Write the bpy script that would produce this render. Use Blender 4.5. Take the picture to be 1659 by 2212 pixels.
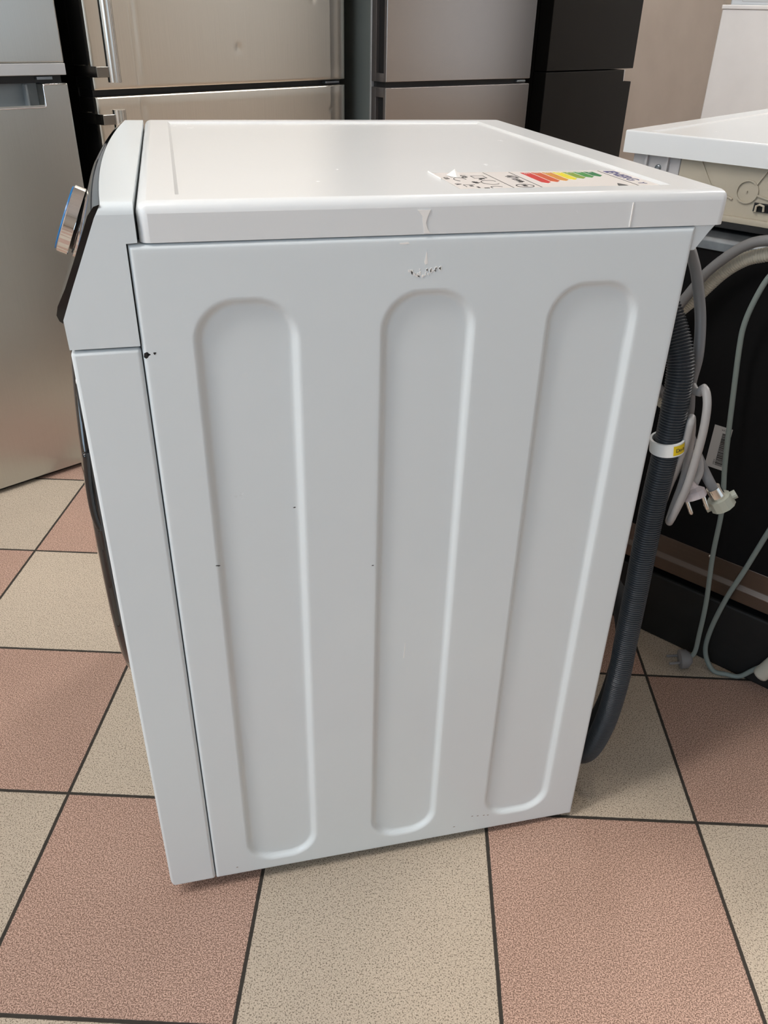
import bpy, bmesh, math, random
from mathutils import Vector, Matrix
random.seed(7)
for o in list(bpy.data.objects): bpy.data.objects.remove(o, do_unlink=True)
SC = bpy.context.scene
COL = SC.collection

# ------------------------------------------------------------------ camera
cam_d = bpy.data.cameras.new('camera'); cam = bpy.data.objects.new('camera', cam_d); COL.objects.link(cam)
CX, CY, CZ = 0.04096, -0.66493, 0.97173
yaw, pit, rol = 0.2549, -0.54134, 0.02688
fw = Vector((math.sin(yaw)*math.cos(pit), math.cos(yaw)*math.cos(pit), math.sin(pit)))
rt = fw.cross(Vector((0,0,1))).normalized(); up = rt.cross(fw)
rt2 = math.cos(rol)*rt + math.sin(rol)*up; up2 = -math.sin(rol)*rt + math.cos(rol)*up
M = Matrix((( rt2.x, up2.x, -fw.x, CX), (rt2.y, up2.y, -fw.y, CY), (rt2.z, up2.z, -fw.z, CZ), (0,0,0,1)))
cam.matrix_world = M
cam_d.sensor_fit = 'VERTICAL'; cam_d.sensor_height = 36.0
cam_d.lens = 1730.94/2212*36.0
cam_d.shift_x = -7.69/2212; cam_d.shift_y = -17.13/2212
cam_d.clip_start = 0.02; cam_d.clip_end = 100
SC.camera = cam

# ------------------------------------------------------------------ light and exposure
SC.view_settings.view_transform = 'Standard'; SC.view_settings.look = 'None'
SC.view_settings.gamma = 1.0; SC.view_settings.use_curve_mapping = False
SC.view_settings.exposure = 0.0
W = bpy.data.worlds.new('World'); SC.world = W; W.use_nodes = True
W.node_tree.nodes['Background'].inputs[0].default_value = (0.75, 0.82, 0.95, 1)
W.node_tree.nodes['Background'].inputs[1].default_value = 0.36

RANG = math.radians(30)                       # the room runs along the row of fridges
def room(u, v, z=0.0):
    return Vector((u*math.cos(RANG)-v*math.sin(RANG), u*math.sin(RANG)+v*math.cos(RANG), z))
UL, UR, VF, VB, HC = -3.4, 5.2, -4.2, 2.15, 2.75

def area(name, loc, direction, sx, sy, power, color):
    l = bpy.data.lights.new(name, 'AREA'); l.shape = 'RECTANGLE'; l.size = sx; l.size_y = sy
    l.energy = power; l.color = color
    o = bpy.data.objects.new(name, l); COL.objects.link(o); o.location = loc
    o.rotation_euler = Vector(direction).to_track_quat('-Z', 'Y').to_euler()
    return o
# daylight entering by the shop window in the left wall and by the one in the wall behind the photographer
area('daylight_left', room(UL+0.06, -0.95, 1.65), room(1, 0, -0.05), 2.3, 1.5, 38, (0.62, 0.82, 1.0))
area('daylight_front', room(1.5, VF+0.06, 1.4), room(0, 1, -0.05), 2.9, 2.0, 12, (0.72, 0.86, 0.97))
area('fill_light_right', room(UR-0.06, -2.35, 1.45), room(-1, 0, 0), 2.0, 1.9, 3.6, (1.0, 0.93, 0.82))  # added fill, brightens what the steel fridges reflect
CEIL_LIGHTS = [(-1.0, 0.15, 36), (2.2, 0.9, 30), (4.3, -0.4, 60), (-2.4, 0.6, 42), (2.6, -0.9, 26)]   # u, v, strength

# added spot lamp, makes the bright patch on the floor in front of the machine
sp_d = bpy.data.lights.new('added_floor_spot', 'SPOT'); sp_d.energy = 75; sp_d.color = (1.0, .86, .70)
sp_d.spot_size = math.radians(17); sp_d.spot_blend = 1.0; sp_d.shadow_soft_size = .04
sp_o = bpy.data.objects.new('added_floor_spot', sp_d); COL.objects.link(sp_o); sp_o.location = (.45, -.27, 2.66)

# ------------------------------------------------------------------ node helpers
def mat(name):
    m = bpy.data.materials.new(name); m.use_nodes = True
    nt = m.node_tree; b = nt.nodes['Principled BSDF']
    return m, nt, b
def nd(nt, typ, **kw):
    n = nt.nodes.new(typ)
    for k, v in kw.items(): setattr(n, k, v)
    return n
def mth(nt, op, a, b=None, c=None):
    n = nt.nodes.new('ShaderNodeMath'); n.operation = op
    for i, x in enumerate((a, b, c)):
        if x is None: continue
        if isinstance(x, (int, float)): n.inputs[i].default_value = x
        else: nt.links.new(x, n.inputs[i])
    return n.outputs[0]
def mix(nt, f, a, b):
    n = nt.nodes.new('ShaderNodeMix'); n.data_type = 'RGBA'
    for s, x in ((n.inputs[0], f), (n.inputs[6], a), (n.inputs[7], b)):
        if isinstance(x, (int, float)): s.default_value = x
        elif isinstance(x, tuple): s.default_value = (*x, 1)
        else: nt.links.new(x, s)
    return n.outputs[2]
def noise(nt, scale, detail=2, rough=.5, vec=None, out='Fac'):
    n = nt.nodes.new('ShaderNodeTexNoise'); n.inputs['Scale'].default_value = scale
    n.inputs['Detail'].default_value = detail; n.inputs['Roughness'].default_value = rough
    if vec is None: vec = nt.nodes.new('ShaderNodeTexCoord').outputs['Object']
    nt.links.new(vec, n.inputs['Vector'])
    return n.outputs[out]
def rng(nt, x, a, b, c=0., d=1.):
    n = nt.nodes.new('ShaderNodeMapRange'); nt.links.new(x, n.inputs[0])
    for i, v in enumerate((a, b, c, d)): n.inputs[i+1].default_value = v
    return n.outputs[0]
def bump(nt, b, h, strength, dist=.001):
    n = nt.nodes.new('ShaderNodeBump'); n.inputs['Strength'].default_value = strength; n.inputs['Distance'].default_value = dist
    nt.links.new(h, n.inputs['Height']); nt.links.new(n.outputs[0], b.inputs['Normal'])
def sr(r, g, b):
    f = lambda c: (c/255/12.92) if c/255 <= .04045 else ((c/255+.055)/1.055)**2.4
    return (f(r), f(g), f(b))
def simple(name, col, rough=.4, metal=0., coat=0., var=.04, vs=6., bumps=None, spec=None, coat_rough=.05):
    m, nt, b = mat(name)
    n = noise(nt, vs, 3)
    k = rng(nt, n, .3, .7, 1-var, 1+var)
    mx = nt.nodes.new('ShaderNodeVectorMath'); mx.operation = 'SCALE'
    mx.inputs[0].default_value = col; nt.links.new(k, mx.inputs['Scale'])
    nt.links.new(mx.outputs[0], b.inputs['Base Color'])
    b.inputs['Roughness'].default_value = rough; b.inputs['Metallic'].default_value = metal
    b.inputs['Coat Weight'].default_value = coat; b.inputs['Coat Roughness'].default_value = coat_rough
    if spec is not None: b.inputs['Specular IOR Level'].default_value = spec
    if bumps: bump(nt, b, noise(nt, bumps[0], 2), bumps[1], bumps[2])
    return m
def brushed(name, col, rough, scale=900, amt=.05, axis='z', metal=1.0):
    m, nt, b = mat(name)
    tc = nt.nodes.new('ShaderNodeTexCoord'); mp = nt.nodes.new('ShaderNodeMapping')
    nt.links.new(tc.outputs['Object'], mp.inputs[0])
    mp.inputs['Scale'].default_value = (scale, scale, 6) if axis == 'z' else (6, scale, scale)
    n = noise(nt, 1.0, 2, .5, mp.outputs[0])
    k = rng(nt, n, .3, .7, 1-amt, 1+amt)
    mx = nt.nodes.new('ShaderNodeVectorMath'); mx.operation = 'SCALE'
    mx.inputs[0].default_value = col; nt.links.new(k, mx.inputs['Scale'])
    nt.links.new(mx.outputs[0], b.inputs['Base Color'])
    nt.links.new(rng(nt, n, .3, .7, rough*.98, rough*1.02), b.inputs['Roughness'])
    b.inputs['Metallic'].default_value = metal
    return m

# ------------------------------------------------------------------ materials
def mat_enamel(name='white_enamel', col=(.735, .79, .815), rough=.22):
    m, nt, b = mat(name)
    tc = nt.nodes.new('ShaderNodeTexCoord').outputs['Object']
    n = noise(nt, 3.0, 3, .5, tc); speck = rng(nt, noise(nt, 260, 1, .5, tc), .70, .76)
    scuff = rng(nt, noise(nt, 22, 5, .7, tc), .66, .78)
    c = mix(nt, rng(nt, n, .3, .7), tuple(x*.985 for x in col), tuple(min(1, x*1.01) for x in col))
    c = mix(nt, mth(nt, 'MULTIPLY', mth(nt, 'MULTIPLY', speck, scuff), .35), c, (.35, .33, .30))
    nt.links.new(c, b.inputs['Base Color'])
    nt.links.new(mth(nt, 'ADD', mth(nt, 'MULTIPLY', scuff, .1), rough), b.inputs['Roughness'])
    bump(nt, b, noise(nt, 500, 2, .5, tc), .02, .0004)
    return m
M_ENAMEL = mat_enamel()
M_PLASTIC = mat_enamel('white_plastic', (.735, .79, .815), .28)
M_TOP = mat_enamel('white_laminate', (.79, .81, .82), .24)
M_SEAM = simple('seam_dark', (.10, .10, .105), .7)
M_BLACKGLOSS = simple('black_gloss', (.006, .006, .007), .05, coat=.5)
M_SMOKE = simple('black_door_glass', (.008, .008, .009), .035, coat=1.0, coat_rough=.02)
M_CHROME = simple('chrome', (.86, .86, .87), .06, 1.0)
M_BLUE = simple('blue_trim', sr(30, 110, 170), .25)
M_BLACKP = simple('black_plastic', (.012, .012, .013), .45)
M_RUBBER = simple('black_rubber', (.015, .015, .016), .7)
M_HOSE = simple('dark_hose_plastic', (.032, .037, .044), .38, var=.1)
M_GREY = simple('grey_hose_rubber', (.19, .19, .195), .45, var=.08)
M_GREYL = simple('light_grey_cable', (.34, .33, .325), .38, var=.06)
M_GREEN = simple('green_grey_cable', (.22, .265, .25), .5, var=.08)
M_CREAMH = simple('cream_hose', (.56, .54, .46), .5)
M_CREAM = simple('cream_plastic', (.47, .425, .34), .5, var=.05, vs=15)
M_CLIP = simple('white_clip', (.78, .80, .79), .4)
M_YEL = simple('yellow_sticker', sr(225, 195, 10), .5)
M_INK = simple('black_ink', (.03, .027, .025), .6)
M_CHIP = simple('bare_black_chip', (.008, .008, .008), .6)
M_RES = simple('glue_residue', (.93, .91, .88), .6)
M_PAPER = simple('label_paper', (.72, .68, .65), .4)
M_GALV = simple('galvanised_steel', (.30, .33, .36), .30, .9, var=.15, vs=40)
M_TAR = simple('black_sound_mat', (.0035, .0035, .004), .8, spec=.2)
M_BASE = simple('dusty_black_base', (.004, .004, .004), .65, var=.5, vs=30)
M_SILVER = simple('nickel', (.72, .70, .66), .2, 1.0)
M_OLIVE = simple('olive_plastic', (.30, .31, .26), .5)
M_PINKG = simple('plug_plastic', (.42, .37, .38), .45)
M_STEEL1 = brushed('steel_left_fridge', (.58, .585, .56), .30, amt=.02)
M_STEEL2 = brushed('steel_wide_fridge', (.80, .755, .67), .30, amt=.03)
M_STEEL3 = brushed('steel_grey_fridge', (.55, .525, .515), .22, amt=.02)
M_STEELH = brushed('steel_handle', (.72, .70, .66), .22, amt=.06)
M_BRKT = simple('bracket_metal', (.30, .29, .27), .2, 1.0)
M_STEELL = simple('silver_trim', (.62, .63, .64), .35, .6)
M_RAIL = brushed('steel_rail', (.20, .155, .13), .33, axis='x')
M_GREYSIDE = simple('grey_side', (.14, .16, .155), .4, coat=.2)
M_DKSIDE = simple('dark_grey_side', (.13, .12, .118), .4, .5)
M_BLACKF = simple('black_fridge', (.006, .0055, .005), .42, var=.1, spec=.12)
M_BLACKS = simple('black_fridge_side', (.006, .006, .006), .5)
M_POCKET = simple('grey_pocket', (.20, .225, .24), .4)
M_WHITEF = simple('white_fridge', (.78, .765, .755), .35)
M_WALL = simple('beige_paint', (.505, .45, .405), .75, var=.04, bumps=(60, .2, .002))
M_WALLO = simple('cream_paint', (.66, .59, .51), .8, bumps=(60, .2, .002))
M_CEIL = simple('ceiling_paint', (.86, .83, .79), .9, bumps=(40, .2, .002))
M_FRAME = simple('window_frame_paint', (.7, .7, .7), .4)

def mat_floor():
    m, nt, b = mat('terracotta_and_beige_tiles')
    T = .30229
    tc = nt.nodes.new('ShaderNodeTexCoord').outputs['Object']
    sp = nt.nodes.new('ShaderNodeSeparateXYZ'); nt.links.new(tc, sp.inputs[0])
    u = mth(nt, 'DIVIDE', sp.outputs[0], T); v = mth(nt, 'DIVIDE', sp.outputs[1], T)
    fu, fv = mth(nt, 'FLOOR', u), mth(nt, 'FLOOR', v)
    par = mth(nt, 'ABSOLUTE', mth(nt, 'MODULO', mth(nt, 'ADD', fu, fv), 2.0))
    cu = mth(nt, 'ABSOLUTE', mth(nt, 'SUBTRACT', mth(nt, 'FRACT', mth(nt, 'ADD', u, .5)), .5))
    cv = mth(nt, 'ABSOLUTE', mth(nt, 'SUBTRACT', mth(nt, 'FRACT', mth(nt, 'ADD', v, .5)), .5))
    wob = mth(nt, 'MULTIPLY', mth(nt, 'SUBTRACT', noise(nt, 90, 2, .5, tc), .5), .003)
    d = mth(nt, 'ADD', mth(nt, 'MINIMUM', cu, cv), wob)
    tile = rng(nt, d, .0066, .0092)
    n = nt.nodes.new('ShaderNodeMapRange')
    # per tile tint
    cx = nt.nodes.new('ShaderNodeCombineXYZ'); nt.links.new(fu, cx.inputs[0]); nt.links.new(fv, cx.inputs[1])
    wn = nt.nodes.new('ShaderNodeTexWhiteNoise'); wn.noise_dimensions = '3D'; nt.links.new(cx.outputs[0], wn.inputs[0])
    tint = rng(nt, wn.outputs['Value'], 0, 1, .94, 1.05)
    fine = noise(nt, 640, 2, .6, tc)
    fine2 = noise(nt, 560, 1, .5, tc)
    big = noise(nt, 5, 3, .5, tc)
    # beige tile, darker grains
    bg = mix(nt, rng(nt, fine, .42, .62), (.45, .378, .295), (.60, .51, .41))
    bg = mix(nt, mth(nt, 'MULTIPLY', rng(nt, fine2, .57, .62), .85), bg, (.13, .10, .072))
    pk = mix(nt, rng(nt, fine, .42, .57), (.19, .11, .08), (.62, .42, .335))
    pk = mix(nt, mth(nt, 'MULTIPLY', rng(nt, fine2, .57, .65), .6), pk, (.13, .07, .05))
    c = mix(nt, par, bg, pk)
    sc = nt.nodes.new('ShaderNodeVectorMath'); sc.operation = 'SCALE'
    nt.links.new(c, sc.inputs[0]); nt.links.new(mth(nt, 'MULTIPLY', tint, rng(nt, big, .3, .7, .95, 1.05)), sc.inputs['Scale'])
    grout = mix(nt, noise(nt, 60, 2, .5, tc), (.018, .015, .012), (.05, .042, .033))
    c = mix(nt, tile, grout, sc.outputs[0])
    nt.links.new(c, b.inputs['Base Color'])
    nt.links.new(mth(nt, 'ADD', mth(nt, 'MULTIPLY', fine, .15), mth(nt, 'SUBTRACT', .72, mth(nt, 'MULTIPLY', tile, .27))), b.inputs['Roughness'])
    b.inputs['Specular IOR Level'].default_value = .4
    h = mth(nt, 'ADD', mth(nt, 'MULTIPLY', tile, 1.0), mth(nt, 'MULTIPLY', fine, .12))
    bump(nt, b, h, .5, .0015)
    return m
M_FLOOR = mat_floor()

# ------------------------------------------------------------------ mesh helpers
def obj(name, bm, m, parent=None, smooth=False, angle=None):
    me = bpy.data.meshes.new(name)
    bmesh.ops.recalc_face_normals(bm, faces=bm.faces[:])
    if smooth:
        for f in bm.faces: f.smooth = f.calc_area() < .003
        if angle is not None:
            for e in bm.edges:
                if len(e.link_faces) == 2 and e.calc_face_angle(0) > math.radians(angle): e.smooth = False
    bm.to_mesh(me); bm.free()
    me.materials.append(m)
    o = bpy.data.objects.new(name, me); COL.objects.link(o)
    if parent is not None: o.parent = parent
    return o
def tag(o, label=None, cat=None, group=None, kind=None):
    if label: o['label'] = label
    if cat: o['category'] = cat
    if group: o['group'] = group
    if kind: o['kind'] = kind
    return o
def empty(name, loc, rz, label, cat):
    e = bpy.data.objects.new(name, None); COL.objects.link(e); e.empty_display_size = .1
    e.location = loc; e.rotation_euler = (0, 0, rz)
    return tag(e, label, cat)
def box(bm, x0, x1, y0, y1, z0, z1, bev=0., seg=2):
    r = bmesh.ops.create_cube(bm, size=1.0)
    vs = r['verts']
    for v in vs:
        v.co = Vector((x0+(v.co.x+.5)*(x1-x0), y0+(v.co.y+.5)*(y1-y0), z0+(v.co.z+.5)*(z1-z0)))
    if bev > 0:
        es = list({e for v in vs for e in v.link_edges})
        bmesh.ops.bevel(bm, geom=es, offset=bev, segments=seg, profile=.5, affect='EDGES')
    return bm
def bx(*a, **k): return box(bmesh.new(), *a, **k)
def prism(bm, poly, lo, hi, axis='y', bev=0., seg=2):
    """extrude a polygon; axis 'y': poly is (x,z); 'x': poly is (y,z); 'z': poly is (x,y)"""
    def P(p, t):
        return {'y': (p[0], t, p[1]), 'x': (t, p[0], p[1]), 'z': (p[0], p[1], t)}[axis]
    a = [bm.verts.new(P(p, lo)) for p in poly]; b = [bm.verts.new(P(p, hi)) for p in poly]
    n = len(poly); fs = [bm.faces.new(a), bm.faces.new(b[::-1])]
    for i in range(n): fs.append(bm.faces.new((a[i], b[i], b[(i+1) % n], a[(i+1) % n])))
    if bev > 0:
        es = list({e for f in fs for e in f.edges})
        bmesh.ops.bevel(bm, geom=es, offset=bev, segments=seg, profile=.5, affect='EDGES')
    return bm
def spline(pts, step=.004):
    pts = [Vector(p) for p in pts]; out = []
    P = [2*pts[0]-pts[1]] + pts + [2*pts[-1]-pts[-2]]
    for i in range(1, len(P)-2):
        p0, p1, p2, p3 = P[i-1:i+3]
        n = max(2, int((p2-p1).length/step))
        for k in range(n):
            t = k/n
            out.append(.5*((2*p1)+(-p0+p2)*t+(2*p0-5*p1+4*p2-p3)*t*t+(-p0+3*p1-3*p2+p3)*t**3))
    out.append(pts[-1]); return out
def sweep(bm, pts, rad, seg=14, caps=True):
    """tube along a polyline; rad is a number or a function of arc length"""
    n = len(pts); rings = []; L = 0.
    t0 = (pts[1]-pts[0]).normalized(); a = Vector((0, 0, 1)) if abs(t0.z) < .9 else Vector((1, 0, 0))
    nrm = (a - t0*a.dot(t0)).normalized()
    for i, p in enumerate(pts):
        t = (pts[min(i+1, n-1)]-pts[max(i-1, 0)]).normalized()
        nrm = (nrm - t*nrm.dot(t)).normalized(); bn = t.cross(nrm)
        if i: L += (p-pts[i-1]).length
        r = rad(L) if callable(rad) else rad
        rings.append([bm.verts.new(p + r*(math.cos(2*math.pi*k/seg)*nrm + math.sin(2*math.pi*k/seg)*bn)) for k in range(seg)])
    for i in range(n-1):
        for k in range(seg):
            bm.faces.new((rings[i][k], rings[i][(k+1) % seg], rings[i+1][(k+1) % seg], rings[i+1][k]))
    if caps: bm.faces.new(rings[0][::-1]); bm.faces.new(rings[-1])
    return bm
def tube(pts, r, seg=14, step=.004): return sweep(bmesh.new(), spline(pts, step), r, seg)
def corrugated(pts, r, pitch, depth, seg=24):
    f = lambda L: r - depth*(.5-.5*math.cos(2*math.pi*L/pitch))**1.6
    return sweep(bmesh.new(), spline(pts, pitch/6), f, seg)
def cyl(bm, p0, p1, r0, r1=None, seg=24):
    p0, p1 = Vector(p0), Vector(p1)
    r1 = r0 if r1 is None else r1; d = (p1-p0).normalized()
    a = Vector((0, 0, 1)) if abs(d.z) < .9 else Vector((1, 0, 0)); u = (a-d*a.dot(d)).normalized(); v = d.cross(u)
    A = [bm.verts.new(p0+r0*(math.cos(2*math.pi*k/seg)*u+math.sin(2*math.pi*k/seg)*v)) for k in range(seg)]
    B = [bm.verts.new(p1+r1*(math.cos(2*math.pi*k/seg)*u+math.sin(2*math.pi*k/seg)*v)) for k in range(seg)]
    bm.faces.new(A[::-1]); bm.faces.new(B)
    for k in range(seg): bm.faces.new((A[k], A[(k+1) % seg], B[(k+1) % seg], B[k]))
    return bm
def lathe(bm, prof, origin, axis, seg=48):
    """prof: (distance along axis, radius)"""
    o = Vector(origin); d = Vector(axis).normalized()
    a = Vector((0, 1, 0)) if abs(d.y) < .9 else Vector((1, 0, 0)); u = (a-d*a.dot(d)).normalized(); v = d.cross(u)
    rings = []
    for h, r in prof:
        if r < 1e-6: rings.append([bm.verts.new(o+d*h)])
        else: rings.append([bm.verts.new(o+d*h+r*(math.cos(2*math.pi*k/seg)*u+math.sin(2*math.pi*k/seg)*v)) for k in range(seg)])
    for A, B in zip(rings, rings[1:]):
        for k in range(seg):
            k2 = (k+1) % seg
            if len(A) == 1 and len(B) == 1: continue
            if len(A) == 1: bm.faces.new((A[0], B[k], B[k2]))
            elif len(B) == 1: bm.faces.new((A[k], A[k2], B[0]))
            else: bm.faces.new((A[k], A[k2], B[k2], B[k]))
    return bm
def local(parent, pts):
    """world points into a thing's own frame"""
    inv = Matrix.Translation(parent.location) @ Matrix.Rotation(parent.rotation_euler.z, 4, 'Z'); inv = inv.inverted()
    return [inv @ Vector(p) for p in pts]
def poly_plate(pts3, thick_dir, t):
    bm = bmesh.new(); d = Vector(thick_dir)*t
    a = [bm.verts.new(Vector(p)) for p in pts3]; b = [bm.verts.new(Vector(p)+d) for p in pts3]; n = len(a)
    bm.faces.new(a); bm.faces.new(b[::-1])
    for i in range(n): bm.faces.new((a[i], b[i], b[(i+1) % n], a[(i+1) % n]))
    return bm
def text(name, body, size, m, parent, origin, xdir, ydir, lift=.0003, align='LEFT'):
    """flat lettering laid on a surface: xdir is the reading direction, ydir the letters' up"""
    cu = bpy.data.curves.new(name, 'FONT'); cu.body = body; cu.size = size; cu.extrude = .00008; cu.align_x = align
    to = bpy.data.objects.new(name, cu); COL.objects.link(to)
    bpy.context.view_layer.update()
    dg = bpy.context.evaluated_depsgraph_get()
    me = bpy.data.meshes.new_from_object(to.evaluated_get(dg)); bpy.data.objects.remove(to, do_unlink=True)
    X = Vector(xdir).normalized(); Y = Vector(ydir); Y = (Y-X*Y.dot(X)).normalized(); Z = X.cross(Y)
    Mx = Matrix(((X.x, Y.x, Z.x, 0), (X.y, Y.y, Z.y, 0), (X.z, Y.z, Z.z, 0), (0, 0, 0, 1)))
    Mx = Matrix.Translation(Vector(origin)+Z*lift) @ Mx
    me.transform(Mx)
    me.materials.clear(); me.materials.append(m)
    o = bpy.data.objects.new(name, me); COL.objects.link(o); o.parent = parent
    return o

# ================================================================== THE SETTING
def struct(name, bm, m, loc=(0, 0, 0), rz=0.):
    o = obj(name, bm, m); o.location = loc; o.rotation_euler = (0, 0, rz); o['kind'] = 'structure'; return o
bm = bmesh.new(); box(bm, -9, 9, -9, 9, -.1, 0)
struct('floor', bm, M_FLOOR, (-0.20109, 0.19984, 0), -0.27855)
def rbox(name, u0, u1, v0, v1, z0, z1, m): return struct(name, bx(u0, u1, v0, v1, z0, z1), m, (0, 0, 0), RANG)
rbox('wall_back', UL-.2, UR+.2, VB, VB+.2, 0, HC, M_WALL)
rbox('ceiling', UL-.2, UR+.2, VF-.2, VB+.2, HC, HC+.1, M_CEIL)
def wall_with_hole(name, along, fixed0, fixed1, a0, a1, h0, h1, z0, z1, m):
    bm = bmesh.new()
    def B(p, q, c, d):
        if along == 'v': box(bm, fixed0, fixed1, p, q, c, d)
        else: box(bm, p, q, fixed0, fixed1, c, d)
    B(a0, h0, 0, HC); B(h1, a1, 0, HC); B(h0, h1, 0, z0); B(h0, h1, z1, HC)
    return struct(name, bm, m, (0, 0, 0), RANG)
wall_with_hole('wall_left', 'v', UL-.2, UL, VF, VB, -2.15, .25, .85, 2.45, M_WALLO)
wall_with_hole('wall_front', 'u', VF-.2, VF, UL-.2, UR+.2, 0, 3.0, .35, 2.45, M_WALLO)
wall_with_hole('wall_right', 'v', UR, UR+.2, VF, VB, -3.4, -1.3, .45, 2.45, M_WALLO)
def window(name, along, f, a0, a1, z0, z1):
    bm = bmesh.new()
    def B(p, q, c, d):
        if along == 'v': box(bm, f-.06, f, p, q, c, d)
        else: box(bm, p, q, f-.06, f, c, d)
    w = .06; mid = (a0+a1)/2
    B(a0, a0+w, z0, z1); B(a1-w, a1, z0, z1); B(mid-w/2, mid+w/2, z0+w, z1-w); B(a0+w, a1-w, z0, z0+w); B(a0+w, a1-w, z1-w, z1)
    return struct(name, bm, M_FRAME, (0, 0, 0), RANG)
window('window_1', 'v', UL-.06, -2.15, .25, .85, 2.45)
window('added_fill_window', 'v', UR+.12, -3.4, -1.3, .45, 2.45)  # unseen window added to go with the right-hand fill light
window('window_2', 'u', VF-.06, 0, 3.0, .35, 2.45)

# ceiling lights
for i, (u, v, strength) in enumerate(CEIL_LIGHTS):
    mL, nt, b = mat('lit_diffuser'); b.inputs['Emission Color'].default_value = (1.0, .965, .925, 1); b.inputs['Emission Strength'].default_value = strength
    p = room(u, v, HC)
    e = empty('ceiling_light', p, RANG, ['long ceiling lamp near the left fridge', 'long ceiling lamp over the black fridge', 'long ceiling lamp beside the right wall', 'long ceiling lamp in the left corner', 'long ceiling lamp in the middle of the right half of the room'][i], 'ceiling light')
    bm = bmesh.new(); box(bm, -.62, .62, -.15, -.12, -.05, 0); box(bm, -.62, .62, .12, .15, -.05, 0); box(bm, -.62, -.6, -.12, .12, -.05, 0); box(bm, .6, .62, -.12, .12, -.05, 0)
    obj('frame', bm, M_FRAME, e)
    obj('diffuser', bx(-.6, .6, -.12, .12, -.035, -.02), mL, e)

e = empty('added_spotlight', (.45, -.27, HC), 0, 'small round ceiling spot added to brighten the floor in front of the washing machine', 'added_spotlight')  # fixture made up to carry the added floor spot
obj('housing', lathe(bmesh.new(), [(0, .045), (.035, .045), (.035, .040), (.004, .038), (.004, 0)], (0, 0, 0), (0, 0, -1), 24), M_FRAME, e, True, 30)

# ================================================================== WHITE WASHING MACHINE
WM = empty('washing_machine', (0, 0, 0), 0, 'large white front-loading washing machine seen from its ribbed left side', 'washing machine')
XR, ZP = .498, .8185
def zb(x): return .0215 - .0141*max(0, min(1, x/XR))
def skew(x, z): return z + (zb(x)-.0215)*max(0., (ZP-z))/.797
# --- embossed side panel
def side_panel():
    bm = bmesh.new()
    grooves = [(.0435, .1305, .0405, .7720), (.2045, .2910, .0440, .7725), (.3620, .4535, .0470, .7730)]
    def sd(x, z, g):
        cx, cz = (g[0]+g[1])/2, (g[2]+g[3])/2; hx, hz = (g[1]-g[0])/2, (g[3]-g[2])/2; r = .036
        qx, qz = abs(x-cx)-hx+r, abs(z-cz)-hz+r
        return math.hypot(max(qx, 0), max(qz, 0)) + min(max(qx, qz), 0) - r
    def depth(x, z):
        d = 0.
        for g in grooves:
            s = -sd(x, z, g)
            if s > 0:
                t = min(1, s/.0050); d = max(d, .0055*(t*t*(3-2*t)*.5+t*.5))
        return d
    R = .004
    def edge(x, z):   # rounded border
        e = min(x, XR-x, z-.0215, ZP-z)
        if e >= R: return 0.
        return R - math.sqrt(max(0, R*R-(R-e)**2))
    xs = [0, .0004, .001, .002, .003, .004]; x = .0065
    while x < XR-.005: xs.append(x); x += .00245
    xs += [XR-.004, XR-.003, XR-.002, XR-.001, XR-.0004, XR]
    zs = [.0215+q for q in (0, .0004, .001, .002, .003, .004)]; z = .0285
    fine = lambda z: z < .10 or z > .72
    while z < ZP-.0055: zs.append(z); z += .0024 if fine(z) else .012
    zs += [ZP-q for q in (.004, .003, .002, .001, .0004, 0)]
    V = [[bm.verts.new((x, depth(x, z)+edge(x, z), skew(x, z))) for x in xs] for z in zs]
    for j in range(len(zs)-1):
        for i in range(len(xs)-1): bm.faces.new((V[j][i], V[j][i+1], V[j+1][i+1], V[j+1][i]))
    # return flanges
    loop = [V[0][i] for i in range(len(xs))] + [V[j][-1] for j in range(1, len(zs))] + [V[-1][i] for i in range(len(xs)-2, -1, -1)] + [V[j][0] for j in range(len(zs)-2, 0, -1)]
    back = [bm.verts.new((v.co.x, .02, v.co.z)) for v in loop]
    n = len(loop)
    for i in range(n): bm.faces.new((loop[i], back[i], back[(i+1) % n], loop[(i+1) % n]))
    return obj('side_panel', bm, M_ENAMEL, WM, True, 50)
side_panel()
# --- inner body and the far side and back
bm = bmesh.new(); box(bm, -.050, .492, .008, .584, .024, .740); box(bm, -.006, .492, .008, .584, .740, .816)
obj('inner_cabinet', bm, M_SEAM, WM)
bm = bmesh.new(); box(bm, 0, .498, .584, .590, .02, .8185, .002)
obj('far_side_panel', bm, M_ENAMEL, WM)
bm = bmesh.new(); box(bm, .4925, .4975, .021, .583, .03, .8185, .001)
obj('rear_panel', bm, M_ENAMEL, WM)
# --- front panel
bm = prism(bmesh.new(), [(-.0562, .0305), (-.0535, .0225), (-.0008, .0215), (-.0008, .7350), (-.0562, .7350)], 0, .590, 'y', .0035, 4)
obj('front_panel', bm, M_ENAMEL, WM, True, 40)
# --- control panel with a bowed front
def bulge(y): return .0115*(1-((y-.295)/.295)**2)
def loft(sec, ys, bow):
    bm = bmesh.new(); rings = []
    for y in ys: rings.append([bm.verts.new((x-(bulge(y)*(.25+.75*max(0, min(1, (z-.76)/.08))) if x < bow else 0), y, z)) for x, z in sec])
    n = len(sec)
    for a, b in zip(rings, rings[1:]):
        for i in range(n): bm.faces.new((a[i], a[(i+1) % n], b[(i+1) % n], b[i]))
    f0 = bm.faces.new(rings[0]); f1 = bm.faces.new(rings[-1][::-1])
    return bm, rings
ys = [0+.590*i/30 for i in range(31)]
sec = [(-.0008, .7372), (-.0008, .8198), (.0078, .8203), (.0078, .8500), (-.0150, .8500), (-.0215, .8390), (-.0372, .8049), (-.0469, .7841), (-.0567, .7620), (-.0562, .7372)]
bm, rings = loft(sec, ys, -.01)
edges = []
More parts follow.
